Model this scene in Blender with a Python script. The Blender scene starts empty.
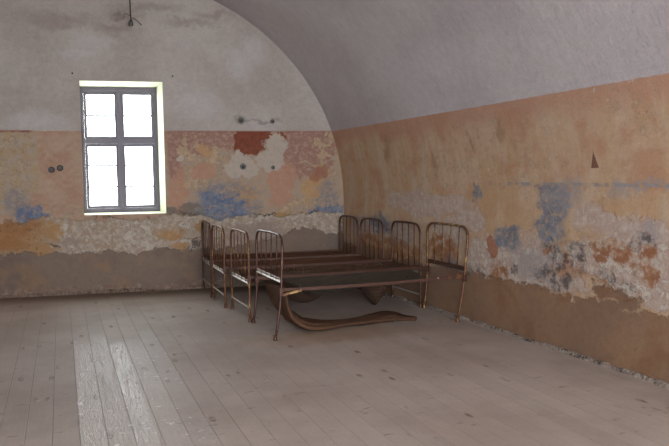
import bpy, bmesh, math, random
from mathutils import Vector, Matrix, noise as mn
random.seed(7)
sc = bpy.context.scene
COL = sc.collection
# ------------------------------------------------------------------ camera
F = 706.0; H = 1.5; CX, CY = 334.5, 223.0
def camera_axes(vpx=60., vpy=178., r=-0.013):
    roll = math.atan(r)
    hy = vpy + (CX - vpx) * r
    pitch = -math.atan((CY - hy) * math.cos(roll) / F)
    u = (vpx - CX) * math.cos(roll) + (vpy - CY) * math.sin(roll)
    yaw = math.atan2(-u * math.cos(pitch), F)
    fw = Vector((math.sin(yaw)*math.cos(pitch), math.cos(yaw)*math.cos(pitch), math.sin(pitch)))
    rt = Vector((math.cos(yaw), -math.sin(yaw), 0))
    up = rt.cross(fw)
    return fw, rt*math.cos(roll) + up*math.sin(roll), -rt*math.sin(roll) + up*math.cos(roll)
FW, RT, UP = camera_axes()
cam_d = bpy.data.cameras.new('camera'); cam = bpy.data.objects.new('camera', cam_d); COL.objects.link(cam)
cam_d.sensor_width = 36; cam_d.lens = F / 669 * 36; cam_d.clip_start = .05; cam_d.clip_end = 200
M = Matrix(((RT.x, UP.x, -FW.x, 0), (RT.y, UP.y, -FW.y, 0), (RT.z, UP.z, -FW.z, H), (0, 0, 0, 1)))
cam.matrix_world = M
sc.camera = cam
def ray(x, y): return FW*F + RT*(x-CX) - UP*(y-CY)
O = Vector((0, 0, H))

# ------------------------------------------------------------------ room geometry
def yb(x): return 9.42 - 0.14*(x - 1.7)           # back wall (slightly skewed)
BN = Vector((0.14, 1, 0)); BD = 9.42 + 0.14*1.7
def on_back(x, y):
    v = ray(x, y); return O + v*((BD - O.dot(BN))/v.dot(BN))
def xw(y):                                        # right wall
    def f(y): return 3.886 - .019*(y-3.6) if y < 6 else 3.840 - .051*(y-6)
    return sum(f(y+d) for d in (-.5, -.25, 0, .25, .5))/5
XC, ZC, RV, ZP = 0.77, 1.15, 2.91, 2.095
ZS = 2.19
YR = -3.0
def vault_pt(th, y, side=1):
    return Vector((XC + side*(xw(y)-XC)*math.cos(th), y, ZC + RV*math.sin(th)))
def xw_at(y, z):
    if z <= ZC: return xw(y)
    return XC + (xw(y)-XC)*math.sqrt(max(0, 1-((z-ZC)/RV)**2))
def on_right(x, y):
    v = ray(x, y); X = 3.75
    for _ in range(12):
        p = O + v*(X/v.x); X = xw_at(p.y, p.z)
    return O + v*(X/v.x)
def on_floor(x, y, z=0):
    v = ray(x, y); return O + v*((z-H)/v.z)

# ------------------------------------------------------------------ node helpers
class S:
    """a float socket with operators"""
    def __init__(s, T, sock): s.T = T; s.k = sock
    def _o(s, op, *a, cl=False):
        n = s.T.n.new('ShaderNodeMath'); n.operation = op; n.use_clamp = cl
        for i, v in enumerate((s,)+a): s.T.put(n.inputs[i], v)
        return S(s.T, n.outputs[0])
    def __add__(s, o): return s._o('ADD', o)
    __radd__ = __add__
    def __sub__(s, o): return s._o('SUBTRACT', o)
    def __rsub__(s, o): return (s*-1) + o
    def __mul__(s, o): return s._o('MULTIPLY', o)
    __rmul__ = __mul__
    def __truediv__(s, o): return s._o('DIVIDE', o)
    def min(s, o): return s._o('MINIMUM', o)
    def max(s, o): return s._o('MAXIMUM', o)
    def abs(s): return s._o('ABSOLUTE')
    def sin(s): return s._o('SINE')
    def frac(s): return s._o('FRACT')
    def floor(s): return s._o('FLOOR')
    def sat(s): return s._o('ADD', 0.0, cl=True)
    def pow(s, o): return s._o('POWER', o)
    def ramp(s, a, b, lo=0., hi=1., smooth=True):
        n = s.T.n.new('ShaderNodeMapRange'); n.interpolation_type = 'SMOOTHSTEP' if smooth else 'LINEAR'
        s.T.put(n.inputs[0], s)
        for i, v in zip((1, 2, 3, 4), (a, b, lo, hi)): s.T.put(n.inputs[i], v)
        return S(s.T, n.outputs[0])
class Tree:
    def __init__(s, name):
        s.m = bpy.data.materials.new(name); s.m.use_nodes = True; s.t = s.m.node_tree; s.n = s.t.nodes; s.n.clear()
        s.out = s.n.new('ShaderNodeOutputMaterial')
        s.b = s.n.new('ShaderNodeBsdfPrincipled'); s.t.links.new(s.b.outputs[0], s.out.inputs[0])
        tc = s.n.new('ShaderNodeTexCoord'); s.P = tc.outputs['Object']; s.UV = tc.outputs['UV']
        sx = s.n.new('ShaderNodeSeparateXYZ'); s.t.links.new(s.P, sx.inputs[0])
        s.x, s.y, s.z = (S(s, sx.outputs[i]) for i in range(3))
    def put(s, inp, v):
        if isinstance(v, S): s.t.links.new(v.k, inp)
        elif isinstance(v, bpy.types.NodeSocket): s.t.links.new(v, inp)
        elif isinstance(v, tuple): inp.default_value = v if len(inp.default_value) == len(v) else v + (1,)
        else: inp.default_value = v
    def vec(s, x=0., y=0., z=0.):
        n = s.n.new('ShaderNodeCombineXYZ')
        for i, v in enumerate((x, y, z)): s.put(n.inputs[i], v)
        return n.outputs[0]
    def vm(s, op, a, b=None, c=None):
        n = s.n.new('ShaderNodeVectorMath'); n.operation = op; s.put(n.inputs[0], a)
        if b is not None: s.put(n.inputs[1], b)
        if c is not None: s.put(n.inputs[2], c)
        return n
    def noise(s, v, scale, det=4, rough=.55, dist=0.):
        n = s.n.new('ShaderNodeTexNoise'); s.put(n.inputs['Vector'], v)
        n.inputs['Scale'].default_value = scale; n.inputs['Detail'].default_value = det
        n.inputs['Roughness'].default_value = rough; n.inputs['Distortion'].default_value = dist
        return S(s, n.outputs['Fac']), n.outputs['Color']
    def vor(s, v, scale, feat='F1', rnd=1.):
        n = s.n.new('ShaderNodeTexVoronoi'); n.feature = feat; s.put(n.inputs['Vector'], v)
        n.inputs['Scale'].default_value = scale; n.inputs['Randomness'].default_value = rnd
        return S(s, n.outputs['Distance']), n.outputs.get('Color')
    def mix(s, a, b, f):
        n = s.n.new('ShaderNodeMix'); n.data_type = 'RGBA'; s.put(n.inputs[0], f)
        s.put(n.inputs[6], a); s.put(n.inputs[7], b); return n.outputs[2]
    def tint(s, c, f):
        return s.vm('SCALE', c).outputs[0] if False else s._scale(c, f)
    def _scale(s, c, f):
        n = s.n.new('ShaderNodeVectorMath'); n.operation = 'SCALE'; s.put(n.inputs[0], c); s.put(n.inputs['Scale'], f); return n.outputs[0]
    def bump(s, h, strength=.5, dist=.01):
        n = s.n.new('ShaderNodeBump'); n.inputs['Strength'].default_value = strength; n.inputs['Distance'].default_value = dist
        s.put(n.inputs['Height'], h); s.t.links.new(n.outputs[0], s.b.inputs['Normal'])
    def fin(s, color, rough=.9, metal=0., spec=.5):
        s.put(s.b.inputs['Base Color'], color); s.put(s.b.inputs['Roughness'], rough)
        s.put(s.b.inputs['Metallic'], metal); s.put(s.b.inputs['Specular IOR Level'], spec)
        return s.m
def rgb(r, g, b):                                  # sRGB 0..255 to linear
    f = lambda c: (c/255/12.92 if c/255 <= .04045 else ((c/255+.055)/1.055)**2.4)
    return (f(r), f(g), f(b))

# flat wall coordinates Q=(u, z) plus ragged warp; blobs are given by where they stand on the wall
def wall_layers(T, u, proj, uaxis):
    z = T.z
    q0 = T.vec(u, z, 0.)
    n1, c1 = T.noise(q0, 2.2, 4, .6)
    n2, c2 = T.noise(q0, 9., 5, .65)
    n3, c3 = T.noise(q0, 17., 9, .74)
    w1 = T.vm('MULTIPLY_ADD', c1, (.34, .26, 0.), T.vm('SUBTRACT', q0, (.17, .13, 0.)).outputs[0]).outputs[0]
    w2 = T.vm('MULTIPLY_ADD', c2, (.22, .22, 0.), T.vm('SUBTRACT', w1, (.11, .11, 0.)).outputs[0]).outputs[0]
    w3 = T.vm('MULTIPLY_ADD', c3, (.10, .10, 0.), T.vm('SUBTRACT', w2, (.05, .05, 0.)).outputs[0]).outputs[0]
    W = w3
    def dist(px, py, rx, ry):
        c = proj(px, py); a = proj(px-rx, py); b = proj(px+rx, py); t = proj(px, py-ry); d = proj(px, py+ry)
        ru = abs(a[uaxis]-b[uaxis])/2; rz = abs(t.z-d.z)/2
        k = (1/max(ru, .01), 1/max(rz, .01), 0.)
        n = T.vm('MULTIPLY_ADD', W, k, (-c[uaxis]*k[0], -c.z*k[1], 0.))
        return S(T, T.vm('LENGTH', n.outputs[0]).outputs['Value'])
    def blobs(lst, soft=.18, rag=.0, ns=None):
        d = None
        for b in lst:
            e = dist(*b); d = e if d is None else d.min(e)
        if rag: d = d + ((ns or n2) - .5)*rag
        return d.ramp(1+soft, 1-soft)
    return z, q0, W, n1, n2, n3, blobs

def plaster_fin(T, col, h, n2, n3, dark=.12):
    fine, _ = T.noise(T.P, 70., 5, .7)
    col = T._scale(col, (n2 - .5)*(dark*2.4) + (fine - .5)*.42 + (n3 - .5)*.42 + 1.)
    T.bump(h + n2*.35 + n3*.6 + fine*.12, .75, .014)
    return T.fin(col, .92, 0., .25)

def flakes(T, q, col, dens, pale, dark, sc=7.5):
    """irregular small flakes with thin dark rims; dens is a 0..1 mask"""
    a, _ = T.noise(q, sc, 8, .68, .25)
    th = .66 - dens*.17
    m = (a - th).ramp(-.004, .012)
    rim = (a - th).abs().ramp(.014, .002)
    b, _ = T.noise(q, sc*2.3, 4, .6)
    col = T.mix(col, T.mix(pale, T._scale(pale, .86), b.ramp(.4, .6)), m*.85)
    return T.mix(col, dark, rim*dens.ramp(.05, .4)*.65), m
def mat_back():
    T = Tree('peeling_back_wall'); 
    z, q0, W, n1, n2, n3, B = wall_layers(T, T.x, on_back, 0)
    sep = T.n.new('ShaderNodeSeparateXYZ'); T.t.links.new(W, sep.inputs[0]); wz = S(T, sep.outputs[1])
    big, _ = T.noise(q0, .9, 3, .5)
    # upper limewash
    up = T.mix(rgb(168, 157, 150), rgb(182, 173, 168), big.ramp(.35, .65))
    up = T.mix(up, rgb(186, 182, 182), B([(75, 55, 18, 4), (95, 42, 18, 4), (240, 65, 14, 14), (255, 50, 12, 14), (200, 105, 22, 12), (35, 120, 28, 8)], .6)*.55)
    up = T.mix(up, rgb(134, 118, 108), B([(110, 28, 16, 5), (125, 14, 16, 8), (190, 22, 26, 4), (212, 14, 16, 4), (60, 20, 30, 8), (150, 8, 30, 5)], .8)*.5)
    up = T.mix(up, rgb(112, 104, 96), B([(241, 121, 7, 3), (265, 121, 16, 1.6), (116, 15, 8, 3)], .6)*.5)
    # painted band
    pk = T.mix(T.mix(rgb(176, 150, 130), rgb(168, 134, 114), n1.ramp(.4, .6)), rgb(172, 158, 146), n3.ramp(.50, .66)*.3)
    ye = B([(14, 158, 26, 34), (6, 175, 30, 40)], .08)
    pk = T.mix(pk, T.mix(rgb(172, 148, 118), rgb(164, 150, 136), n2.ramp(.4, .58)), ye*.9)
    rt_ = T.x.ramp(1.30, 1.36)
    mv = T.mix(rgb(154, 118, 106), rgb(170, 144, 130), n3.ramp(.46, .64))
    beige = T.mix(rgb(176, 148, 122), rgb(160, 146, 134), n3.ramp(.42, .58))
    rr = T.mix(beige, mv, B([(170, 150, 16, 26), (215, 136, 60, 14), (198, 140, 26, 16), (312, 140, 30, 22), (300, 158, 22, 22), (325, 150, 10, 18)], .15, .9, n2))
    d1 = B([(205, 158, 26, 26), (185, 150, 14, 18), (318, 175, 16, 20), (325, 150, 12, 30), (235, 195, 20, 16), (300, 205, 24, 8), (195, 175, 16, 18)], .6)
    rr, _ = flakes(T, q0, rr, d1*.95 + .02, rgb(184, 160, 132), rgb(112, 84, 70))
    rr = T.mix(rr, rgb(178, 136, 114), B([(179, 194, 10, 24), (205, 172, 10, 8), (282, 184, 14, 22)], .14, .25, n2)*.85)
    rr = T.mix(rr, rgb(182, 144, 104), B([(243, 198, 10, 12), (205, 150, 6, 6), (312, 188, 8, 12)], .3, .7, n2)*.8)
    rr = T.mix(rr, rgb(150, 98, 78), B([(320, 172, 9, 6), (312, 178, 5, 5)], .3, .9)*.8)
    rr = T.mix(rr, T.mix(rgb(134, 74, 54), rgb(112, 60, 44), n3.ramp(.42, .58)), B([(249, 142, 15, 15), (255, 135, 22, 8), (283, 138, 3, 6)], .05, .15, n3)*.95)
    rr = T.mix(rr, rgb(178, 164, 152), B([(276, 148, 10, 12), (268, 162, 14, 10), (240, 170, 16, 9), (238, 158, 6, 6), (277, 138, 6, 5), (182, 160, 5, 3)], .08, .35, n2))
    pk = T.mix(pk, rr, rt_)
    d2_ = B([(16, 160, 22, 40), (40, 215, 34, 10), (70, 212, 30, 6)], .5)
    pk, _ = flakes(T, q0, pk, d2_*(1-rt_)*.75, rgb(178, 158, 134), rgb(118, 94, 74), 8.)
    # blue distemper
    bl = T.mix(rgb(94, 108, 136), rgb(122, 128, 140), n2.ramp(.4, .6))
    m_bl = B([(213, 203, 18, 15), (232, 207, 18, 10), (220, 212, 24, 8), (30, 213, 13, 8), (38, 219, 10, 4), (268, 220, 8, 3), (326, 211, 16, 5), (338, 212, 8, 6)], .35, .8, n2)
    m_bl2 = B([(225, 192, 26, 10), (17, 200, 13, 11), (327, 195, 8, 16), (250, 210, 14, 10)], .4, 1.2, n2)
    pk = T.mix(pk, rgb(126, 122, 128), m_bl2*n3.ramp(.40, .54)*.75)
    pk = T.mix(pk, bl, m_bl*n3.ramp(.35, .50)*.95)
    pk = T.mix(pk, rgb(108, 102, 96), B([(188, 214, 18, 1.6), (172, 213, 8, 3.5), (190, 209, 10, 4)], .4, .5)*.75)
    pk = T.mix(pk, rgb(160, 128, 90), B([(282, 212, 6, 3)], .3))
    band = (z + (n2-.5)*.012).ramp(ZP+.006, ZP-.006)
    col = T.mix(up, pk, band)
    redline = (z-ZP+.005).abs().ramp(.022, .008)*(T.x.ramp(-.28, -.32) + T.x.ramp(1.36, 1.4)*.45)
    col = T.mix(col, rgb(128, 76, 66), redline*n2.ramp(.3, .55)*.8)
    # crumbled lower plaster
    zb = wz + (n2-.5)*.10
    edge = T.x.ramp(-.7, .2, 1.06, .99, False)
    low = zb.ramp(.985, .955)
    lp = T.mix(rgb(176, 160, 146), rgb(158, 138, 120), n2.ramp(.36, .56))
    lp = T.mix(lp, rgb(188, 178, 166), n3.ramp(.48, .60)*.6)
    lp, _ = flakes(T, q0, lp, n1.ramp(.35, .6), rgb(190, 180, 168), rgb(110, 90, 72), 9.)
    lp = T.mix(lp, rgb(166, 128, 86), B([(10, 235, 36, 20), (52, 232, 14, 8), (170, 235, 14, 6), (180, 247, 10, 3), (35, 250, 22, 8), (200, 228, 4, 8)], .35, .8, n2)*.85)
    lp = T.mix(lp, rgb(142, 92, 56), B([(12, 226, 26, 12), (4, 245, 20, 10)], .5, .9, n2)*.55)
    lp = T.mix(lp, rgb(112, 76, 50), B([(12, 230, 30, 16), (40, 245, 30, 8), (190, 240, 14, 10)], .5)*n3.ramp(.52, .62)*.7)
    lp = T.mix(lp, rgb(150, 132, 122), B([(70, 243, 8, 5), (255, 232, 30, 12)], .3, .4)*.8)
    lp = T.mix(lp, rgb(82, 74, 68), B([(55, 245, 3, 2), (196, 244, 2, 6)], .2, .4)*.8)
    col = T.mix(col, lp, low)
    crack = (zb - .985).abs().ramp(.022, .004)*n1.ramp(.5, .58)
    col = T.mix(col, rgb(84, 74, 66), crack*.8)
    bz = zb - T.x.ramp(2.0, 2.9, 0., .16) + B([(308, 240, 20, 14)], .5)*-.12
    bot = bz.ramp(.535, .505)
    bc = T.mix(rgb(130, 112, 100), rgb(116, 100, 92), big.ramp(.4, .62))
    bc = T.mix(bc, rgb(144, 116, 90), (n1.ramp(.48, .64)*.6))
    bc = T.mix(bc, rgb(98, 86, 78), n3.ramp(.54, .66)*.5)
    col = T.mix(col, bc, bot)
    e2 = (bz-.53).abs().ramp(.016, .004)*n2.ramp(.5, .58)
    col = T.mix(col, rgb(70, 62, 58), e2*.75)
    # broken base
    base = (zb).ramp(.13, .07)
    col = T.mix(col, T.mix(rgb(150, 136, 124), rgb(122, 94, 80), n3.ramp(.42, .55)), base*n2.ramp(.4, .55)*.8)
    h = (1-low)*.9 + (1-bot)*.7
    return plaster_fin(T, col, h, n2, n3, .12)

def mat_right():
    T = Tree('peeling_right_wall')
    z, q0, W, n1, n2, n3, B = wall_layers(T, T.y, on_right, 1)
    sep = T.n.new('ShaderNodeSeparateXYZ'); T.t.links.new(W, sep.inputs[0]); wz = S(T, sep.outputs[1])
    big, _ = T.noise(q0, .8, 3, .5)
    up = T.mix(rgb(176, 168, 171), rgb(188, 181, 183), big.ramp(.35, .65))
    up = T.mix(up, rgb(198, 194, 196), B([(372, 82, 16, 16), (345, 84, 6, 8), (450, 60, 60, 20)], .8)*.4)  # lit area of the vault put into the colour as lighter patches
    st, _ = T.noise(T.vec(T.y*3.2, z*.35, 0.), 1.6, 4, .65)     # vertical washes
    oc = T.mix(T.mix(rgb(182, 150, 118), rgb(188, 164, 140), st.ramp(.38, .62)), rgb(168, 154, 142), n3.ramp(.5, .68)*.65)
    oc = T.mix(oc, rgb(186, 158, 134), B([(585, 120, 30, 26), (480, 135, 30, 22), (640, 150, 40, 22), (560, 165, 20, 22)], .7, .8, n2)*.6)
    oc = T.mix(oc, rgb(170, 120, 90), (n1.ramp(.5, .66))*.5)
    oc = T.mix(oc, rgb(176, 134, 114), (z + (n1-.5)*.30).ramp(1.84, 2.06)*n3.ramp(.3, .6, .35, .85))
    oc = T.mix(oc, rgb(140, 104, 76), B([(388, 152, 3, 12), (500, 130, 3, 10), (435, 165, 2, 14), (470, 140, 2, 10)], .6, .8)*.5)
    oc = T.mix(oc, rgb(160, 104, 84), (n3.ramp(.56, .64))*B([(510, 180, 40, 18), (470, 190, 16, 24), (640, 120, 20, 20)], .6)*.8)
    oc, _ = flakes(T, q0, oc, B([(520, 170, 60, 26), (440, 170, 50, 26), (600, 190, 60, 20), (640, 110, 30, 30), (480, 130, 60, 20)], .8)*.45 + .08, rgb(184, 160, 138), rgb(136, 98, 72), 10.)
    # pale flaked-off plaster
    pale = T.mix(rgb(184, 166, 154), rgb(172, 150, 138), n2.ramp(.4, .6))
    mp = B([(430, 205, 42, 12), (405, 200, 20, 8), (468, 220, 16, 14), (500, 262, 40, 26), (535, 250, 24, 20), (600, 222, 26, 18), (640, 235, 32, 22), (660, 265, 20, 28), (590, 255, 24, 20), (448, 235, 16, 16), (655, 292, 22, 16), (560, 282, 26, 8), (535, 280, 16, 12), (600, 272, 20, 8), (400, 232, 14, 12), (620, 268, 30, 26), (365, 225, 16, 10)], .12, .7, n2)
    oc = T.mix(oc, pale, mp*.95)
    oc = T.mix(oc, rgb(198, 188, 180), mp*n3.ramp(.50, .62)*.5)
    oc, _ = flakes(T, q0, oc, mp*z.ramp(1.3, .8)*.8, rgb(196, 186, 174), rgb(104, 82, 68), 12.)
    oc = T.mix(oc, rgb(180, 146, 112), B([(485, 200, 20, 14), (520, 215, 16, 22), (625, 203, 22, 8), (590, 235, 14, 8)], .5, .9, n2)*.6)
    # blue remains
    b1 = B([(557, 205, 14, 24), (552, 228, 14, 14), (550, 195, 12, 16), (477, 196, 5, 8), (506, 238, 13, 10), (515, 228, 6, 6), (380, 222, 10, 10), (450, 268, 12, 8)], .25, .9, n2)
    b1 = b1*(z + (n3-.5)*.02).ramp(1.41, 1.395)
    b1 = b1.max((z-1.395).abs().ramp(.022, .008)*n2.ramp(.42, .56)*T.y.ramp(5.9, 5.6))
    oc = T.mix(oc, T.mix(rgb(98, 108, 128), rgb(130, 132, 138), n2.ramp(.4, .6)), b1*n3.ramp(.36, .50)*.85)
    oc = T.mix(oc, rgb(146, 140, 142), B([(570, 195, 14, 16), (618, 187, 8, 6), (650, 230, 12, 10), (530, 262, 18, 16), (645, 186, 26, 4)], .5, .9, n2)*n3.ramp(.38, .5)*.6)
    dk = B([(562, 262, 16, 18), (552, 275, 18, 12), (548, 245, 8, 6), (577, 255, 6, 12), (475, 278, 14, 10), (513, 268, 4, 5), (640, 238, 10, 7), (605, 278, 10, 6), (622, 283, 8, 4)], .35, 1.4, n3)
    oc = T.mix(oc, T.mix(rgb(78, 82, 98), rgb(60, 58, 60), n2.ramp(.4, .6)), dk*(n3*.5+n2*.5).ramp(.44, .56)*.8)
    ru = B([(603, 250, 14, 8), (625, 255, 16, 12), (645, 258, 8, 14), (648, 275, 10, 14), (596, 262, 6, 6), (498, 275, 10, 12), (505, 290, 4, 8), (440, 250, 14, 14), (395, 248, 16, 12), (370, 245, 12, 12), (490, 250, 6, 6), (545, 250, 4, 3), (415, 255, 10, 8)], .3, 1.3, n3)
    oc = T.mix(oc, T.mix(rgb(156, 104, 60), rgb(134, 84, 50), n2.ramp(.4, .6)), ru*(n3*.4+n2*.6).ramp(.40, .52)*.85)
    oc = T.mix(oc, rgb(158, 112, 92), B([(491, 245, 6, 8)], .08, .2))
    # bottom mortar
    bz = wz + (n2-.5)*.10
    bz = bz - B([(615, 290, 34, 10), (600, 286, 20, 8), (350, 262, 30, 22), (650, 318, 8, 4)], .7)*.13
    bot = bz.ramp(.50, .47)
    bc = T.mix(rgb(142, 112, 88), rgb(130, 104, 86), big.ramp(.4, .6))
    bc = T.mix(bc, rgb(126, 90, 62), n1.ramp(.5, .66)*.55)
    bc = T.mix(bc, rgb(106, 92, 78), n2.ramp(.6, .7)*.5)
    oc = T.mix(oc, bc, bot)
    ta, tl, tr = on_right(593, 151), on_right(590, 168), on_right(600, 168)
    k = (z - tl.z)*(1/(ta.z-tl.z)); mid = k*(ta.y-(tl.y+tr.y)/2) + (tl.y+tr.y)/2
    hw = (1-k)*(abs(tl.y-tr.y)*.4) + (n3-.5)*.02
    tri = (hw - (T.y-mid).abs()).ramp(-.004, .004)*k.ramp(-.03, .02)
    oc = T.mix(oc, T.mix(rgb(126, 88, 72), rgb(104, 70, 58), n3.ramp(.4, .6)), tri)
    band = (z + (n2-.5)*.016 + T.y*.006).ramp(ZP+.0545+.006, ZP+.0545-.006)
    col = T.mix(up, oc, band)
    h = mp*-.4 + (1-bot)*.8 + dk*-.5
    return plaster_fin(T, col, h, n2, n3, .12)

def mat_plain():
    T = Tree('limewashed_vault')
    big, _ = T.noise(T.P, .8, 3, .5); n2, _ = T.noise(T.P, 9., 5, .6); n3, _ = T.noise(T.P, 38., 3, .6)
    col = T.mix(rgb(176, 168, 171), rgb(188, 181, 183), big.ramp(.35, .65))
    return plaster_fin(T, col, n2*0., n2, n3, .08)

def mat_reveal():
    T = Tree('white_window_reveal')
    n, _ = T.noise(T.P, 5., 4, .6)
    return T.fin(T.mix(rgb(198, 198, 170), rgb(206, 206, 182), n.ramp(.4, .6)), .8)

def mat_floor():
    T = Tree('worn_floorboards')
    PW = .148
    v = (T.x - .052)/PW
    idx = v.floor(); fr = v.frac()
    rnd = T.n.new('ShaderNodeTexWhiteNoise'); rnd.noise_dimensions = '1D'; T.put(rnd.inputs['W'], idx)
    r1 = S(T, rnd.outputs['Value'])
    gap = (fr - .5).abs().ramp(.485, .498)
    yy = T.y + r1*3.7
    joint = ((yy/3.6).frac() - .5).abs().ramp(.4993, .4998)
    gap = gap.max(joint*.8)
    gn, _ = T.noise(T.vec(T.x*16., T.y*1.1 + r1*20., r1*9.), 2.6, 5, .6, 1.2)   # grain
    ring, _ = T.noise(T.vec(T.x*5., T.y*.8 + r1*30., 3.), 2., 2, .5)
    wave = (ring*150. + gn*14.).sin()*.5 + .5
    dust, _ = T.noise(T.P, 1.1, 5, .6); d2, _ = T.noise(T.P, 6., 4, .65); d3, _ = T.noise(T.P, 60., 3, .6)
    kd, _ = T.vor(T.vec(T.x/PW*.9, T.y*2.2, 0.), 1.)
    knot = (kd + (d2-.5)*.12).ramp(.16, .09)
    col = T.mix(rgb(166, 152, 143), rgb(180, 168, 160), dust.ramp(.35, .65))
    col = T._scale(col, r1*.07 + gn*.12 + d2*.24 + d3*.24 + .67)
    col = T.mix(col, rgb(116, 100, 92), knot*d2.ramp(.38, .55)*.8)
    stain, _ = T.noise(T.vec(T.x*1.2, T.y*4., 7.), 4.5, 3, .6)
    col = T.mix(col, rgb(98, 86, 78), stain.ramp(.66, .72)*.5)
    # sandy dirt below the beds and, along the back wall, brown dirt plus painted-in shade of the wall
    ns = (d2-.5)*.5
    def ell(cx, cy, rx, ry, s=.35):
        a = (T.x-cx)/rx; b = (T.y-cy)/ry
        return ((a*a + b*b).pow(.5) + ns).ramp(1+s, 1-s)
    col = T.mix(col, rgb(160, 128, 92), (ell(2.35, 6.1, .7, .28, .5)*.5))
    wall_shade_dirt = (T.y + T.x*.14 + (dust-.5)*.6).ramp(8.9, 9.5)
    col = T.mix(col, rgb(100, 80, 68), wall_shade_dirt*.85)
    # dust-white fall of plaster next to the right wall
    edge = (T.x + T.y*.025 + (d2-.5)*.10).ramp(3.86, 3.95)
    col = T.mix(col, rgb(176, 166, 160), edge*.55)
    col = T.mix(col, rgb(84, 74, 68), gap*(dust.ramp(.35, .65)*.32 + .02))
    # bare scoured planks in front of the window, hard grain proud; window sheen partly put into the pale colour
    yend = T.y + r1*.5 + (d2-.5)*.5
    worn_sheen = (T.x.ramp(.045, .06)*T.x.ramp(.80, .785)*yend.ramp(7.25, 6.85))*(T.x.ramp(.48, .47, .55, 1.)*(r1*.4 + .7))
    worn_sheen = (worn_sheen*(d2*1.2 + .35)).sat()
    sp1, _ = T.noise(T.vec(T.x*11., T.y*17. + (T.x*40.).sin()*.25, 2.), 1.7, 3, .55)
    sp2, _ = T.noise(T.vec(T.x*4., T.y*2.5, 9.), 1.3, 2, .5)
    splinter_glint = sp1.ramp(.61, .65)*sp2.ramp(.42, .52)*worn_sheen.ramp(.1, .3)
    ln = worn_sheen*wave.ramp(.6, .95)*gn.ramp(.35, .6)
    col = T.mix(col, rgb(196, 186, 180), worn_sheen*.22 + ln*.6)
    col = T.mix(col, rgb(226, 222, 218), splinter_glint*.8)  # bright dashes: window glints on raised splinters, painted into the colour
    rough = 0.66 - worn_sheen*.24 - ln*.08 + (d2-.5)*.25
    T.bump(gap*-1.4 + gn*.12 + knot*.45 + d2*.12 + worn_sheen*wave*.2 + worn_sheen*gn*.35 + splinter_glint*1.5, .55, .010)
    T.b.inputs['Coat Weight'].default_value = 0
    return T.fin(col, rough, 0., .32)

def mat_rubble(name, a, b, c):
    T = Tree(name)
    n1, _ = T.noise(T.P, 9., 4, .6); n2, _ = T.noise(T.P, 40., 5, .7)
    col = T.mix(a, b, n2.ramp(.4, .6)); col = T.mix(col, c, n1.ramp(.5, .62)*n2.ramp(.4, .55))
    T.bump(n2 + n1, .8, .015); return T.fin(col, .95, 0., .2)

def mat_rust(name, base, rustc, pale, mp=.62, rough=.45, metal=.55):
    T = Tree(name)
    n1, _ = T.noise(T.P, 9., 4, .6); n2, _ = T.noise(T.P, 60., 4, .65)
    col = T.mix(base, rustc, n2.ramp(.42, .6)); col = T.mix(col, pale, (n1*.6 + n2*.4).ramp(mp, mp+.05)*.85)
    T.bump(n2, .35, .002)
    return T.fin(col, (n2-.5)*.4 + rough, metal, .5)
def mat_net(name, a, b, hole=.30):
    T = Tree(name)
    sp = T.n.new('ShaderNodeSeparateXYZ'); T.t.links.new(T.UV, sp.inputs[0]); u = S(T, sp.outputs[0]); v = S(T, sp.outputs[1])
    k = math.pi/.034
    w = ((u + v)*k).sin().abs().min(((u - v)*k).sin().abs())
    n1, _ = T.noise(T.P, 5., 4, .6); n2, _ = T.noise(T.P, 40., 3, .6)
    ridge = (v*60. + n1*14. + u*9.).sin()*.5 + .5
    col = T.mix(b, a, (n2*.45 + ridge*.12 + w*.45).ramp(.25, .62))
    T.fin(col, .75, .15, .4)
    T.bump(w*-1. + ridge*.35, .6, .006)
    alpha = 1 - (w + (n1-.5)*.5).ramp(hole+.28, hole+.40)
    T.put(T.b.inputs['Alpha'], alpha)
    return T.m

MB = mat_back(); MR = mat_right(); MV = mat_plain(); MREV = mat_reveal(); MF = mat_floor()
M_IRON = mat_rust('rusted_bed_iron', rgb(74, 52, 46), rgb(100, 66, 52), rgb(150, 126, 96), .60, .34, .55)
M_IRON2 = mat_rust('rusted_bed_iron_ochre', rgb(92, 58, 40), rgb(118, 76, 50), rgb(170, 140, 84), .53, .45, .4)
M_RAIL = mat_rust('rusted_angle_iron', rgb(92, 58, 46), rgb(70, 46, 38), rgb(132, 92, 72), .58, .5, .35)
M_BAR = mat_rust('worn_iron_pale_sheen', rgb(196, 188, 182), rgb(176, 164, 154), rgb(120, 92, 76), .56, .46, .35)  # pale colour carries the window's sheen on the bars
M_NET = mat_net('rusty_spring_net', rgb(112, 76, 56), rgb(78, 52, 40), .50)
M_NETC = mat_net('sagging_spring_net', rgb(108, 80, 64), rgb(74, 54, 44), .26)
M_NETD = mat_net('dark_spring_net', rgb(104, 94, 82), rgb(74, 66, 58), .16)
M_NETL = mat_net('fallen_net', rgb(116, 82, 60), rgb(80, 55, 42), .40)
def simple(name, c, rough=.6, metal=0., amp=.2, sc_=30.):
    T = Tree(name); n, _ = T.noise(T.P, sc_, 4, .6)
    T.bump(n, .2, .003)
    return T.fin(T._scale(T.mix(c, c, 0.), n*amp*2 + (1-amp)), rough, metal)
M_FRAME = simple('grey_painted_window_wood', rgb(92, 84, 100), .5, 0., .08)
M_DARK = simple('black_bakelite', rgb(44, 40, 42), .4)
M_DISC = simple('grey_bakelite_cap', rgb(84, 82, 88), .45)
M_CABLE = simple('black_cable', rgb(32, 28, 28), .6)
M_PORC = simple('grimy_socket', rgb(70, 72, 70), .45)
M_STUB = simple('rusted_stub', rgb(64, 52, 46), .6, .4)
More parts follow.
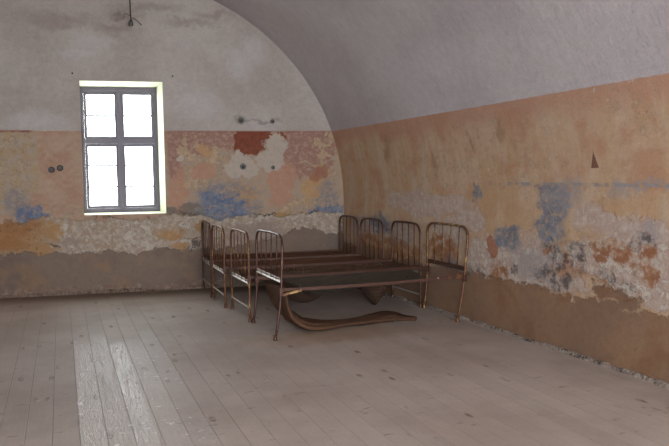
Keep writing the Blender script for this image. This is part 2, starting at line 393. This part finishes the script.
def mat_glass():
    T = Tree('window_glass')
    n = T.n; tr = n.new('ShaderNodeBsdfTransparent'); gl = n.new('ShaderNodeBsdfGlossy'); gl.inputs['Roughness'].default_value = .03
    tr.inputs[0].default_value = (.96, .98, .97, 1)
    lw = n.new('ShaderNodeLayerWeight'); lw.inputs[0].default_value = .5; fr = (S(T, lw.outputs['Facing']).pow(5.)*.9 + .04).k.node
    mx = n.new('ShaderNodeMixShader'); T.t.links.new(fr.outputs[0], mx.inputs[0]); T.t.links.new(tr.outputs[0], mx.inputs[1]); T.t.links.new(gl.outputs[0], mx.inputs[2])
    T.t.links.new(mx.outputs[0], T.out.inputs[0]); return T.m
M_GLASS = mat_glass()

# ------------------------------------------------------------------ mesh helpers
def link(name, bm, mats, parent=None, smooth=False, kind=None, label=None):
    bm.normal_update()
    me = bpy.data.meshes.new(name); bm.to_mesh(me); bm.free()
    for m in (mats if isinstance(mats, (list, tuple)) else [mats]): me.materials.append(m)
    if smooth: me.polygons.foreach_set('use_smooth', [True]*len(me.polygons))
    o = bpy.data.objects.new(name, me); COL.objects.link(o)
    if parent: o.parent = parent
    if kind: o['kind'] = kind
    if label: o['label'] = label
    return o
def tag(o, label, cat, group=None):
    o['label'] = label; o['category'] = cat
    if group: o['group'] = group
    return o
def empty(name, loc=(0, 0, 0)):
    o = bpy.data.objects.new(name, None); o.location = loc; o.empty_display_size = .1; COL.objects.link(o); return o
def box(bm, c, s, rot=None, bev=0.):
    r = bmesh.ops.create_cube(bm, size=1); vs = r['verts']
    for v in vs:
        v.co = Vector((v.co.x*s[0], v.co.y*s[1], v.co.z*s[2]))
    if bev:
        es = list({e for v in vs for e in v.link_edges})
        r = bmesh.ops.bevel(bm, geom=es, offset=bev, segments=2, affect='EDGES', profile=.6); 
        vs = list({v for f in r['faces'] for v in f.verts} | {v for v in vs if v.is_valid})
    for v in vs:
        if rot: v.co = rot @ v.co
        v.co += Vector(c)
    return vs
def tube(bm, pts, r, seg=10, cap=True, rs=None):
    pts = [Vector(p) for p in pts]; rings = []
    t0 = (pts[1]-pts[0]).normalized(); ref = Vector((0, 1, 0)) if abs(t0.y) < .9 else Vector((1, 0, 0))
    nrm = t0.cross(ref).normalized()
    for i, p in enumerate(pts):
        a = pts[max(i-1, 0)]; b = pts[min(i+1, len(pts)-1)]; t = (b-a).normalized()
        nrm = (nrm - t*nrm.dot(t)).normalized(); bi = t.cross(nrm)
        rr = rs[i] if rs else r
        rings.append([bm.verts.new(p + (nrm*math.cos(2*math.pi*k/seg) + bi*math.sin(2*math.pi*k/seg))*rr) for k in range(seg)])
    for i in range(len(rings)-1):
        for k in range(seg):
            bm.faces.new((rings[i][k], rings[i][(k+1) % seg], rings[i+1][(k+1) % seg], rings[i+1][k]))
    if cap:
        bm.faces.new(rings[0][::-1]); bm.faces.new(rings[-1])
def beam(bm, a, b, w, h, up=Vector((0, 0, 1)), bev=.0):
    a = Vector(a); b = Vector(b); d = b-a; L = d.length; x = d.normalized(); y = up.cross(x).normalized(); z = x.cross(y)
    R = Matrix((x, y, z)).transposed()
    box(bm, (a+b)/2, (L, w, h), R, bev)

# ------------------------------------------------------------------ room shell
def win_hole(x0, x1, z0, z1): return (x0, x1, z0, z1)
def wall_with_holes(name, P, x0, x1, z0, z1, holes, out, mats, step=.5, splay=.03):
    """P(u, z, d) -> point; a solid wall with window openings; d is the depth into the wall"""
    us = sorted({x0, x1} | {h[0] for h in holes} | {h[1] for h in holes}); zs = sorted({z0, z1} | {h[2] for h in holes} | {h[3] for h in holes})
    bm = bmesh.new(); V = {}
    def vt(u, z, d):
        k = (round(u, 4), round(z, 4), d)
        if k not in V: V[k] = bm.verts.new(P(u, z, d))
        return V[k]
    for i in range(len(us)-1):
        for j in range(len(zs)-1):
            a, b, c, d = us[i], us[i+1], zs[j], zs[j+1]
            if any(h[0] <= a and b <= h[1] and h[2] <= c and d <= h[3] for h in holes): continue
            for dd in (0, out):
                bm.faces.new((vt(a, c, dd), vt(b, c, dd), vt(b, d, dd), vt(a, d, dd))).material_index = 0
    for h in holes:
        a, b, c, d = h
        for (p, q) in (((a, c), (b, c)), ((b, c), (b, d)), ((b, d), (a, d)), ((a, d), (a, c))):
            bm.faces.new((vt(*p, 0), vt(*q, 0), vt(*q, out), vt(*p, out))).material_index = 1
    for (p, q) in (((x0, z0), (x1, z0)), ((x1, z0), (x1, z1)), ((x1, z1), (x0, z1)), ((x0, z1), (x0, z0))):
        pass
    bmesh.ops.recalc_face_normals(bm, faces=bm.faces)
    return link(name, bm, mats, kind='structure')

WX0, WX1, WZ0, WZ1 = .275, 1.290, 1.018, 2.731
OUT = .62
REC = Vector((0, 1, 0))                          # the opening is cut parallel to the side walls
nb = BN.normalized(); tb = Vector((1, -.14, 0)).normalized()
def PB(u, z, d):
    return Vector((u, yb(u), z)) + REC*d
wall_with_holes('wall_back', PB, -2.9, 4.6, 0, 4.6, [(WX0, WX1, WZ0, WZ1)], OUT+.12, [MB, MREV])
REAR = [(-1.7, 3.2, .02, 3.0)]   # unseen opening behind the camera, added to let in more daylight
def PR(u, z, d): return Vector((u, YR-d, z))
wall_with_holes('wall_rear', PR, -2.9, 4.6, 0, 4.6, REAR, OUT, [MV, MREV])

def side_wall(name, side, mat):
    bm = bmesh.new(); ny = 60
    zs = [0, .3, .6, .9, ZC] + [ZC + RV*math.sin(t*math.asin((ZS-ZC)/RV)/8) for t in range(1, 9)]
    g = []
    for z in zs:
        row = []
        for j in range(ny+1):
            y = YR-.02 + (9.9 - YR)*j/ny
            dx = (xw_at(y, z)-XC)*side
            row.append(bm.verts.new((XC+dx, y, z)))
        g.append(row)
    for i in range(len(g)-1):
        for j in range(ny): bm.faces.new((g[i][j], g[i][j+1], g[i+1][j+1], g[i+1][j]))
    bmesh.ops.recalc_face_normals(bm, faces=bm.faces)
    return link(name, bm, mat, smooth=True, kind='structure')
side_wall('wall_right', 1, MR); side_wall('wall_left', -1, MV)
bm = bmesh.new(); g = []; th0 = math.asin((ZS-ZC)/RV); NT = 64; ny = 60
for i in range(NT+1):
    th = th0 + (math.pi-2*th0)*i/NT
    row = []
    for j in range(ny+1):
        y = YR-.02 + (9.9-YR)*j/ny
        row.append(bm.verts.new((XC + (xw(y)-XC)*math.cos(th), y, ZC+RV*math.sin(th))))
    g.append(row)
for i in range(NT):
    for j in range(ny):
        f = bm.faces.new((g[i][j], g[i][j+1], g[i+1][j+1], g[i+1][j])); 
bmesh.ops.recalc_face_normals(bm, faces=bm.faces)
link('ceiling', bm, MR, smooth=True, kind='structure')
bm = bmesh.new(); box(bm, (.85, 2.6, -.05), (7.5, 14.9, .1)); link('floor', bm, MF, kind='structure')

# crumbled mortar along the wall bases
def rubble_strip(name, path, inward, mat, h=.045, w=.05, n=260, amp=1.):
    bm = bmesh.new(); rows = []
    for i in range(n+1):
        p = path(i/n); nn = inward(i/n); q_ = (path(1)-path(0)).length*i/n
        k = mn.noise(Vector((q_*1.7, 3.1, 0))); k2 = mn.noise(Vector((q_*5., 8.1, 0))); k3 = mn.noise(Vector((q_*14., 1.7, 5)))
        hh = h*(.75 + .7*k*amp + .4*k2 + .25*k3); ww = w*(.8 + .5*k2*amp + .25*k3)
        hh = max(hh, .008); ww = max(ww, .012)
        rows.append([bm.verts.new(p - nn*.03), bm.verts.new(p - nn*.03 + Vector((0, 0, hh))), bm.verts.new(p + nn*ww*.35 + Vector((0, 0, hh*.95))),
                     bm.verts.new(p + nn*ww*.8 + Vector((0, 0, hh*.45))), bm.verts.new(p + nn*ww)])
    for i in range(n):
        for k in range(4): bm.faces.new((rows[i][k], rows[i+1][k], rows[i+1][k+1], rows[i][k+1]))
    bmesh.ops.recalc_face_normals(bm, faces=bm.faces)
    return link(name, bm, mat, kind='structure')
M_RB = mat_rubble('crumbled_mortar_grey', rgb(164, 152, 142), rgb(118, 104, 94), rgb(72, 64, 60))
M_RB2 = mat_rubble('crumbled_mortar_brown', rgb(140, 122, 110), rgb(112, 92, 80), rgb(70, 56, 48))
rubble_strip('baseboard_right', lambda t: Vector((xw(2+7.0*t), 2+7.0*t, 0)), lambda t: Vector((-1, 0, 0)), M_RB, .032, .045, 420)
rubble_strip('baseboard_back', lambda t: Vector((-2+5.7*t, yb(-2+5.7*t), 0)), lambda t: Vector((0, -1, 0)), M_RB2, .045, .04, 300, 1.4)

# ------------------------------------------------------------------ window
def make_window(name, P, hole, depth, muntins_low=2, muntins_up=1):
    x0, x1, z0, z1 = hole
    x0 -= .02; x1 += .02; z0 -= .02; z1 += .02
    def bar(bm, ua, ub, za, zb, d0=0., t=.06):
        vs = [P(u, z, depth + d) for d in (d0, d0+t) for (u, z) in ((ua, za), (ub, za), (ub, zb), (ua, zb))]
        v = [bm.verts.new(p) for p in vs]
        for f in ((0, 1, 2, 3), (7, 6, 5, 4), (0, 4, 5, 1), (1, 5, 6, 2), (2, 6, 7, 3), (3, 7, 4, 0)): bm.faces.new([v[i] for i in f])
    bm = bmesh.new(); fw = .074
    bar(bm, x0, x0+fw, z0, z1); bar(bm, x1-fw, x1, z0, z1); bar(bm, x0+fw, x1-fw, z0, z0+fw*.9); bar(bm, x0+fw, x1-fw, z1-fw*1.1, z1)
    xm = (x0+x1)/2; zm = z0 + (z1-z0)*.565
    bmesh.ops.recalc_face_normals(bm, faces=bm.faces)
    w = link(name, bm, M_FRAME, kind='structure')
    bm = bmesh.new(); bar(bm, xm-.022, xm+.022, z0+fw*.9, z1-fw*1.1, -.008, .06); bmesh.ops.recalc_face_normals(bm, faces=bm.faces); link('mullion', bm, M_FRAME, w)
    bm = bmesh.new(); bar(bm, x0+fw, x1-fw, zm-.032, zm+.032, -.012, .07); bmesh.ops.recalc_face_normals(bm, faces=bm.faces); link('transom', bm, M_FRAME, w)
    for (a, b, c, d, nm) in ((x0+fw, xm-.022, z0+fw*.9, zm-.032, muntins_low), (xm+.022, x1-fw, z0+fw*.9, zm-.032, muntins_low),
                             (x0+fw, xm-.022, zm+.032, z1-fw*1.1, muntins_up), (xm+.022, x1-fw, zm+.032, z1-fw*1.1, muntins_up)):
        bm = bmesh.new(); s = .036; a += .002; b -= .002; c += .002; d -= .002
        bar(bm, a, a+s, c, d, .008, .04); bar(bm, b-s, b, c, d, .008, .04); bar(bm, a+s, b-s, c, c+s, .008, .04); bar(bm, a+s, b-s, d-s, d, .008, .04)
        for k in range(nm):
            zz = c + (d-c)*(k+1)/(nm+1); bar(bm, a+s, b-s, zz-.011, zz+.011, .015, .025)
        bmesh.ops.recalc_face_normals(bm, faces=bm.faces)
        sh = link('sash', bm, M_FRAME, w)
        bm = bmesh.new(); bar(bm, a+s*.6, b-s*.6, c+s*.6, d-s*.6, .026, .004); bmesh.ops.recalc_face_normals(bm, faces=bm.faces)
        link('pane', bm, M_GLASS, sh)
        # hinge on the outer stile
    return w
w1 = make_window('window_1', PB, (WX0+.005, WX1+.012, WZ0+.01, WZ1-.005), OUT)
# catch on the sash meeting stile, hinges on the right
for zz in (1.2, 1.75, 2.12, 2.5):
    for u in (WX0+.075, WX1-.06):
        bm = bmesh.new(); p = PB(u, zz, OUT-.006); tube(bm, [p-Vector((0, 0, .03)), p+Vector((0, 0, .03))], .008, 8); link('hinge', bm, M_FRAME, w1)

# ------------------------------------------------------------------ beds
def end_frame(name, bed, p_far, p_near, top, cross, lower=None, lean=0., mat=M_IRON, leg_lean=0., skew=0., barmat=M_BAR, nsp=4, label=None, crossmat=None):
    """arched tube end of a bed: p_far / p_near are the two leg feet (x, y); lean shifts the top in x"""
    pf = Vector((p_far[0], p_far[1], 0)); pn = Vector((p_near[0], p_near[1], 0)); d = (pn-pf); W = d.length; t = d.normalized()
    def sh(z):                                     # the leaning profile in x
        k = z/top
        return Vector((lean*k + leg_lean*math.sin(min(1, z/cross)*math.pi/2), 0, 0))
    rc = .12; R = .0125
    def at(s, z): return pf + t*s + sh(z) + Vector((skew*(s/W)*z/top, 0, z))
    pts = [at(0, z) for z in (0.012, .1, .2, .3, .4, .5, .6, .7, top-rc-.02)]
    for k in range(0, 9):
        a = math.pi/2*k/8; pts.append(at(rc-rc*math.cos(a), top-rc+rc*math.sin(a)))
    for k in range(1, 6): pts.append(at(rc+(W-2*rc)*k/6, top + .006*math.sin(math.pi*k/6)))
    for k in range(0, 9):
        a = math.pi/2*k/8; pts.append(at(W-rc+rc*math.sin(a), top-rc+rc*math.cos(a)))
    pts += [at(W, z) for z in (top-rc-.02, .7, .6, .5, .4, .3, .2, .1, .012)]
    bm = bmesh.new(); tube(bm, pts, R, 10)
    f = link(name, bm, mat, bed, smooth=True, label=label)
    for s in (0, W):
        bm = bmesh.new(); p = at(s, 0); tube(bm, [p, p+Vector((0, 0, .008)), p+Vector((0, 0, .02)), p+Vector((0, 0, .05))], .02, 10, rs=[.021, .022, .017, .0155])
        link('foot_cap', bm, mat, f, smooth=True)
    for k in range(nsp):
        s = W*(k+1)/(nsp+1); j = random.uniform(-.006, .006)
        bm = bmesh.new(); tube(bm, [at(s, cross), at(s+j, (cross+top)/2), at(s, top+.004)], .0058, 8)
        link('spindle', bm, mat, f, smooth=True)
    cm = crossmat or barmat
    bm = bmesh.new(); a, b = at(-.006, cross), at(W+.006, cross)
    beam(bm, a+Vector((.008, 0, -.004)), b+Vector((.008, 0, -.004)), .005, .036, bev=.001)
    beam(bm, a+Vector((-.004, 0, -.004)), b+Vector((-.004, 0, -.004)), .019, .004, Vector((-.75, 0, .66)), .001); tube(bm, [a+Vector((.004, 0, .018)), b+Vector((.004, 0, .018))], .008, 12)
    link('cross_bar', bm, cm, f)
    if lower:
        bm = bmesh.new(); tube(bm, [at(0, lower), at(W, lower)], .0095, 12); link('lower_bar', bm, cm, f)
    # little collars where the rails hook on
    for s in (0, W):
        bm = bmesh.new(); p = at(s, .44); box(bm, p, (.034, .034, .075), None, .004); link('rail_socket', bm, M_IRON, f)
    return f, at
def rail(name, bed, a, b, inward, mat=M_RAIL, hgt=.028):
    bm = bmesh.new(); a = Vector(a); b = Vector(b); n = 24
    d = (b-a).normalized(); y = Vector((0, 0, 1)).cross(d).normalized()*inward
    t = .005; prof = [(0, 0), (.034, 0), (.034, t), (t, t), (t, hgt), (0, hgt)]
    rows = []
    for i in range(n+1):
        k = i/n; p = a.lerp(b, k) + Vector((0, 0, -.012*math.sin(math.pi*k) + .0016*mn.noise(Vector((i*.5, a.y, 0)))))
        rows.append([bm.verts.new(p + y*u + Vector((0, 0, v-hgt/2))) for u, v in prof])
    for i in range(n):
        for k in range(6): bm.faces.new((rows[i][k], rows[i][(k+1) % 6], rows[i+1][(k+1) % 6], rows[i+1][k]))
    bm.faces.new(rows[0][::-1]); bm.faces.new(rows[-1]); bmesh.ops.recalc_face_normals(bm, faces=bm.faces)
    return link('side_rail', bm, mat, bed)
def net(bed, c00, c10, c11, c01, sagf, mat, nu=60, nv=26, name='spring_net', uvk=1.):
    """c00 foot-far, c10 head-far, c11 head-near, c01 foot-near"""
    bm = bmesh.new(); uvl = bm.loops.layers.uv.new('UVMap'); g = []
    c00, c10, c11, c01 = map(Vector, (c00, c10, c11, c01))
    for i in range(nu+1):
        u = i/nu; row = []
        for j in range(nv+1):
            v = j/nv; p = c00.lerp(c10, u).lerp(c01.lerp(c11, u), v)
            p.z -= sagf(u, v) + .006*mn.noise(Vector((u*18, v*7, p.y)))
            row.append(bm.verts.new(p))
        g.append(row)
    for i in range(nu):
        for j in range(nv):
            f = bm.faces.new((g[i][j], g[i+1][j], g[i+1][j+1], g[i][j+1]))
            for l, (a, b) in zip(f.loops, ((i, j), (i+1, j), (i+1, j+1), (i, j+1))): l[uvl].uv = (a/nu*1.85*uvk, b/nv*.75*uvk)
    o = link(name, bm, mat, bed, smooth=True)
    md = o.modifiers.new('thick', 'SOLIDIFY'); md.thickness = .006; md.offset = 0
    return o
def hooks(bed, a, b, n, dx):
    a = Vector(a); b = Vector(b)
    for k in range(n):
        bm = bmesh.new(); p = a.lerp(b, (k+.5)/n)
        tube(bm, [p, p+Vector((dx*.4, 0, .004)), p+Vector((dx, 0, -.012))], .0035, 6)
        link('spring_hook', bm, M_RAIL, bed, smooth=True)

BEDS = [
 # foot far, foot near, head far, head near, foot top, head top, cross foot, cross head
 dict(ff=(1.735, 9.345), fn=(1.700, 8.640), hf=(3.590, 9.075), hn=(3.590, 8.440), ft=.912, ht=.932, cf=.40, ch=.40, low=.14,
      label='iron hospital bed farthest back, pushed against the window wall'),
 dict(ff=(1.712, 8.585), fn=(1.703, 7.870), hf=(3.605, 8.375), hn=(3.620, 7.725), ft=.912, ht=.932, cf=.40, ch=.40, low=.14,
      label='iron hospital bed second from the window wall, rusty sprung base'),
 dict(ff=(1.760, 7.775), fn=(1.768, 7.010), hf=(3.712, 7.675), hn=(3.728, 6.985), ft=.912, ht=.932, cf=.40, ch=.40, low=.14,
      label='iron hospital bed with its spring base sagging in two dark bellies'),
 dict(ff=(1.785, 6.935), fn=(1.774, 6.115), hf=(3.738, 6.915), hn=(3.690, 6.130), ft=.955, ht=.955, cf=.535, ch=.530, low=None,
      label='nearest iron hospital bed, with leaning ends and a dark sprung base'),
]
for i, b in enumerate(BEDS):
    bed = empty('hospital_bed', ((b['ff'][0]+b['hn'][0])/2, (b['ff'][1]+b['hn'][1])/2, 0))
    tag(bed, b['label'], 'bed', 'row of four rusted iron beds')
    inv = bed.location.copy()
    D = (i == 3)
    ffr, fat = end_frame('footboard', bed, b['ff'], b['fn'], b['ft'], b['cf'], b['low'], lean=.0, leg_lean=.048 if D else 0., skew=.037 if D else 0., mat=M_IRON2 if i in (1, 2) else M_IRON, barmat=M_BAR)
    hfr, hat = end_frame('headboard', bed, b['hf'], b['hn'], b['ht'], b['ch'], b['low'], lean=.0 if D else 0., leg_lean=.042 if D else 0., skew=.090 if D else 0., mat=M_IRON2 if D else M_IRON, crossmat=M_RAIL if D else M_BAR)
    Wf = (Vector(b['ff'])-Vector(b['fn'])).length; Wh = (Vector(b['hf'])-Vector(b['hn'])).length
    rz = .455
    a, c = fat(.012, rz), hat(.012, rz); rail('side_rail', bed, a, c, -1)
    a2, c2 = fat(Wf-.012, rz), hat(Wh-.012, rz); rail('side_rail', bed, a2, c2, 1)
    I = [a+Vector((.03, -.03, -.01)), c+Vector((-.03, -.03, -.01)), c2+Vector((-.03, .03, -.01)), a2+Vector((.03, .03, -.01))]
    if i == 0: sag = lambda u, v: .07*math.sin(math.pi*v)*math.sin(math.pi*u)**.5 if 0 < u < 1 else 0
    elif i == 1: sag = lambda u, v: .10*math.sin(math.pi*v)*math.sin(math.pi*u)**.5 if 0 < u < 1 else 0
    elif i == 2:
        def sag(u, v):
            e = math.sin(math.pi*v)**.8 if 0 < v < 1 else 0
            g1 = math.exp(-((u-.36)/.20)**2); g2 = math.exp(-((u-.83)/.075)**2)
            g2 = max(0, 1-abs(u-.80)/.17)**1.1
            return e*(.31*g1 + .40*g2 + .05)*(1 if 0 < u < 1 else 0)
    if D: sag = lambda u, v: (.09 + .04*math.sin(u*7))*math.sin(math.pi*v)*min(1, 8*u, 8*(1-u)) if 0 < u < 1 else 0
    if D:
        J = [I[0].lerp(I[1], .10), I[0].lerp(I[1], .90), I[3].lerp(I[2], .80), I[3].lerp(I[2], .10)]
        net(bed, *J, sag, M_NETD)
    else: net(bed, *I, sag, M_NETC if i == 2 else M_NET)
    if i in (1, 2): hooks(bed, fat(.03, b['cf']-.012), fat(Wf-.03, b['cf']-.012), 9, .05)
    if D:
        bm = bmesh.new(); p = a2 + Vector((.01, -.02, -.045)); q = a2 + Vector((.19, -.03, -.01))
        beam(bm, p, q, .005, .022, bev=.001); beam(bm, p+Vector((0, -.004, .012)), q+Vector((0, -.004, .012)), .014, .004, bev=.001)
        link('strap', bm, M_IRON2, bed, label='bright rusty strap hanging at the foot corner')
        # a corner plate and a bolt
        bm = bmesh.new(); p = c2 + Vector((-.05, -.004, 0)); box(bm, p, (.09, .006, .05), None, .002); link('corner_plate', bm, M_IRON2, bed)
        bm = bmesh.new(); k = a2.lerp(c2, .845) + Vector((0, -.006, .002)); box(bm, k, (.014, .006, .018), None, .002); link('bolt', bm, M_BAR, bed)
    for ch in list(bed.children): ch.location = ch.location - inv

# ------------------------------------------------------------------ fallen spring net
def catmull(pts, n):
    out = []; P = [pts[0]] + pts + [pts[-1]]
    for i in range(1, len(P)-2):
        for k in range(n):
            t = k/n; a, b, c, d = P[i-1], P[i], P[i+1], P[i+2]
            out.append([.5*((2*b[m]) + (-a[m]+c[m])*t + (2*a[m]-5*b[m]+4*c[m]-d[m])*t*t + (-a[m]+3*b[m]-3*c[m]+d[m])*t**3) for m in range(len(a))])
    out.append(list(pts[-1])); return out
# x, y, z, half width, thickness
spine = [(1.90, 6.56, .435, .36, .020), (1.925, 6.55, .34, .34, .03), (1.965, 6.53, .235, .31, .045), (2.04, 6.49, .13, .25, .05), (2.16, 6.43, .055, .20, .05), (2.32, 6.41, .034, .155, .042),
         (2.52, 6.42, .028, .11, .035), (2.75, 6.44, .03, .12, .038), (2.98, 6.50, .034, .135, .045), (3.13, 6.52, .036, .15, .05), (3.22, 6.44, .026, .10, .032), (3.34, 6.35, .018, .045, .02)]
sp = catmull(spine, 9); bm = bmesh.new(); uvl = bm.loops.layers.uv.new('UVMap'); NS = 36; rings = []; L = 0; Ls = []
for i, s in enumerate(sp):
    p = Vector(s[:3]); q = Vector(sp[min(i+1, len(sp)-1)][:3]); o_ = Vector(sp[max(i-1, 0)][:3]); t = (q-o_).normalized()
    if i: L += (p-Vector(sp[i-1][:3])).length
    Ls.append(L)
    side = Vector((0, 1, 0)); side = (side - t*side.dot(t)).normalized(); nn = t.cross(side)
    if nn.z < 0 and abs(t.z) < .7: nn = -nn
    if abs(t.z) >= .7: nn = Vector((1, 0, 0)) if nn.x > 0 else nn
    ring = []
    for k in range(NS):
        a = 2*math.pi*k/NS; ca, sa = math.cos(a), math.sin(a)
        wr = mn.noise(Vector((ca*2.4+L*.6, sa*1.5, L*1.1)))*.5 + mn.noise(Vector((ca*6, L*1.5, 3)))*.35
        fold = .35*math.sin(ca*9 + L*2.2)
        off = side*(ca*s[3]) + nn*(sa*s[4]*(.62 + .25*fold) + wr*s[4]*1.1)
        v = p + off
        v.z = max(v.z, .006); ring.append(bm.verts.new(v))
    rings.append(ring)
for i in range(len(rings)-1):
    for k in range(NS):
        f = bm.faces.new((rings[i][k], rings[i][(k+1) % NS], rings[i+1][(k+1) % NS], rings[i+1][k]))
        for l, (a, b) in zip(f.loops, ((i, k), (i, k+1), (i+1, k+1), (i+1, k))): l[uvl].uv = (Ls[a], b/NS*.9)
o = link('wire_netting', bm, M_NETL, smooth=True)
md = o.modifiers.new('thick', 'SOLIDIFY'); md.thickness = .007; md.offset = 0
tag(o, 'brown strip of torn spring netting trailing from the nearest bed onto the floor', 'netting')

# ------------------------------------------------------------------ small things
def wall_frame(p):                                # axes on the back wall at a pixel-found point
    return p, tb, nb
def round_switch(px, py, label):
    p = on_back(px, py); root = empty('rotary_switch', p); tag(root, label, 'switch', 'pair of round switches left of the window')
    def disc(name, r, d0, d1, mat, r2=None):
        bm = bmesh.new(); tube(bm, [-nb*d0, -nb*((d0+d1)/2), -nb*d1, -nb*(d1+.002)], r, 28, rs=[r, r, r2 or r*.9, (r2 or r*.9)*.9])
        return link(name, bm, mat, root, smooth=False)
    disc('base', .040, -.004, .014, M_DARK); disc('cap', .027, .014, .030, M_DISC, .022)
    bm = bmesh.new(); beam(bm, -nb*.038 - tb*.013, -nb*.038 + tb*.013, .014, .007, bev=.001); link('knob', bm, M_DARK, root)
round_switch(51.5, 169.8, 'round dark wall switch left of the window, lower and farther from it')
round_switch(60, 168, 'round dark wall switch left of the window, higher and nearer to it')
def stub(px, py, r, L, label, name='anchor_stub', cat='anchor', grp='anchor stubs left in the wall above the beds', plate=True):
    p = on_back(px, py)
    root = empty(name, p); tag(root, label, cat, grp)
    bm = bmesh.new(); tube(bm, [nb*.02, -nb*L*.5, -nb*L + Vector((0, 0, -.006))], r, 10); link('pin', bm, M_STUB, root)
    if plate:
        bm = bmesh.new(); tube(bm, [nb*.004, -nb*.006, -nb*.008], r*2.1, 16, rs=[r*2.3, r*2.2, r*1.8]); link('plug', bm, M_PORC, root)
stub(241, 120.5, .019, .05, 'dark anchor stub in the pale wall above the paint line, left one')
stub(272.5, 121.5, .013, .05, 'small dark anchor stub in the pale wall above the paint line, right one')
stub(243, 166.5, .019, .03, 'grey ringed anchor stub set in the bare pale patch below the red paint')
stub(273, 167.5, .012, .04, 'small dark anchor stub beside the salmon painted patch')
def nail(px, py, label, r=.009):
    p = on_back(px, py)
    bm = bmesh.new(); tube(bm, [nb*.02, -nb*.02, -nb*.024], r, 10, rs=[r*.7, r*.7, r*1.3]); o = link('wall_nail', bm, M_STUB)
    o.location = p; tag(o, label, 'nail', 'nails by the window top corners')
nail(72.5, 73.5, 'dark nail head in the wall above the window top left corner'); nail(172.5, 76.5, 'dark nail head in the wall above the window top right corner')

# hanging cable with an empty lamp socket, close in front of the back wall
def at_y(px, py, Y): v = ray(px, py); return O + v*(Y/v.y)
YL = 9.32
ptop = Vector((.885, YL, 4.058)); pend = at_y(130.8, 22, YL)
root = empty('hanging_lamp_cable', pend); tag(root, 'black ceiling cable with a bare lamp socket above the window', 'lamp cable')
def lk(n, bm, m, s=True): return link(n, bm, m, root, smooth=s)
bm = bmesh.new(); q = at_y(130.4, 14, YL)-pend
tube(bm, [ptop-pend, (ptop-pend).lerp(q, .5)+Vector((.004, 0, 0)), q, Vector((.004, 0, .02)), Vector((0, 0, .0))], .0075, 8); lk('cable', bm, M_CABLE)
bm = bmesh.new(); tube(bm, [Vector((0, 0, .03)), Vector((0, 0, .015)), Vector((0, 0, -.01)), Vector((0, 0, -.04)), Vector((0, 0, -.045))], .02, 16, rs=[.010, .02, .029, .030, .024]); lk('lamp_socket', bm, M_PORC, True)
bm = bmesh.new(); tube(bm, [Vector((.02, 0, .055)), Vector((.05, 0, .04)), Vector((.09, 0, .01)), Vector((.13, .01, -.03))], .0045, 8)
lk('cut_wire', bm, M_CABLE)
bm = bmesh.new(); tube(bm, [Vector((.0, 0, .07)), Vector((-.05, 0, .10)), Vector((-.08, 0, .09)), Vector((-.085, 0, .03))], .003, 8)
lk('cut_wire', bm, M_CABLE)
bm = bmesh.new(); tube(bm, [ptop-pend+Vector((0, 0, .02)), ptop-pend-Vector((0, 0, .02)), ptop-pend-Vector((0, 0, .05))], .04, 20, rs=[.05, .045, .02]); lk('ceiling_rose', bm, M_PORC)

# ------------------------------------------------------------------ light
w = bpy.data.worlds.new('sky'); sc.world = w; w.use_nodes = True
nt = w.node_tree; bg = nt.nodes['Background']; bg.inputs[0].default_value = (.90, .96, 1.0, 1); bg.inputs[1].default_value = 5.0
def portal(c, sx, sz, direction, name='daylight_portal'):
    l = bpy.data.lights.new(name, 'AREA'); l.shape = 'RECTANGLE'; l.size = sx; l.size_y = sz; l.cycles.is_portal = True
    o = bpy.data.objects.new(name, l); COL.objects.link(o); o.location = c
    o.rotation_euler = Vector(direction).to_track_quat('-Z', 'Y').to_euler()
portal(PB((WX0+WX1)/2, (WZ0+WZ1)/2, OUT+.11), 1.06, 1.76, -nb)
for h in REAR: portal(PR((h[0]+h[1])/2, (h[2]+h[3])/2, OUT-.02), h[1]-h[0], h[3]-h[2], (0, 1, 0))
sc.view_settings.view_transform = 'Standard'; sc.view_settings.look = 'None'; sc.view_settings.gamma = 1; sc.view_settings.use_curve_mapping = False
sc.view_settings.exposure = 1.78
sc.cycles.max_bounces = 12; sc.cycles.diffuse_bounces = 8; sc.cycles.glossy_bounces = 4; sc.cycles.transparent_max_bounces = 24
sc.cycles.use_denoising = True; sc.cycles.sample_clamp_indirect = 6; sc.cycles.caustics_reflective = False; sc.cycles.caustics_refractive = False
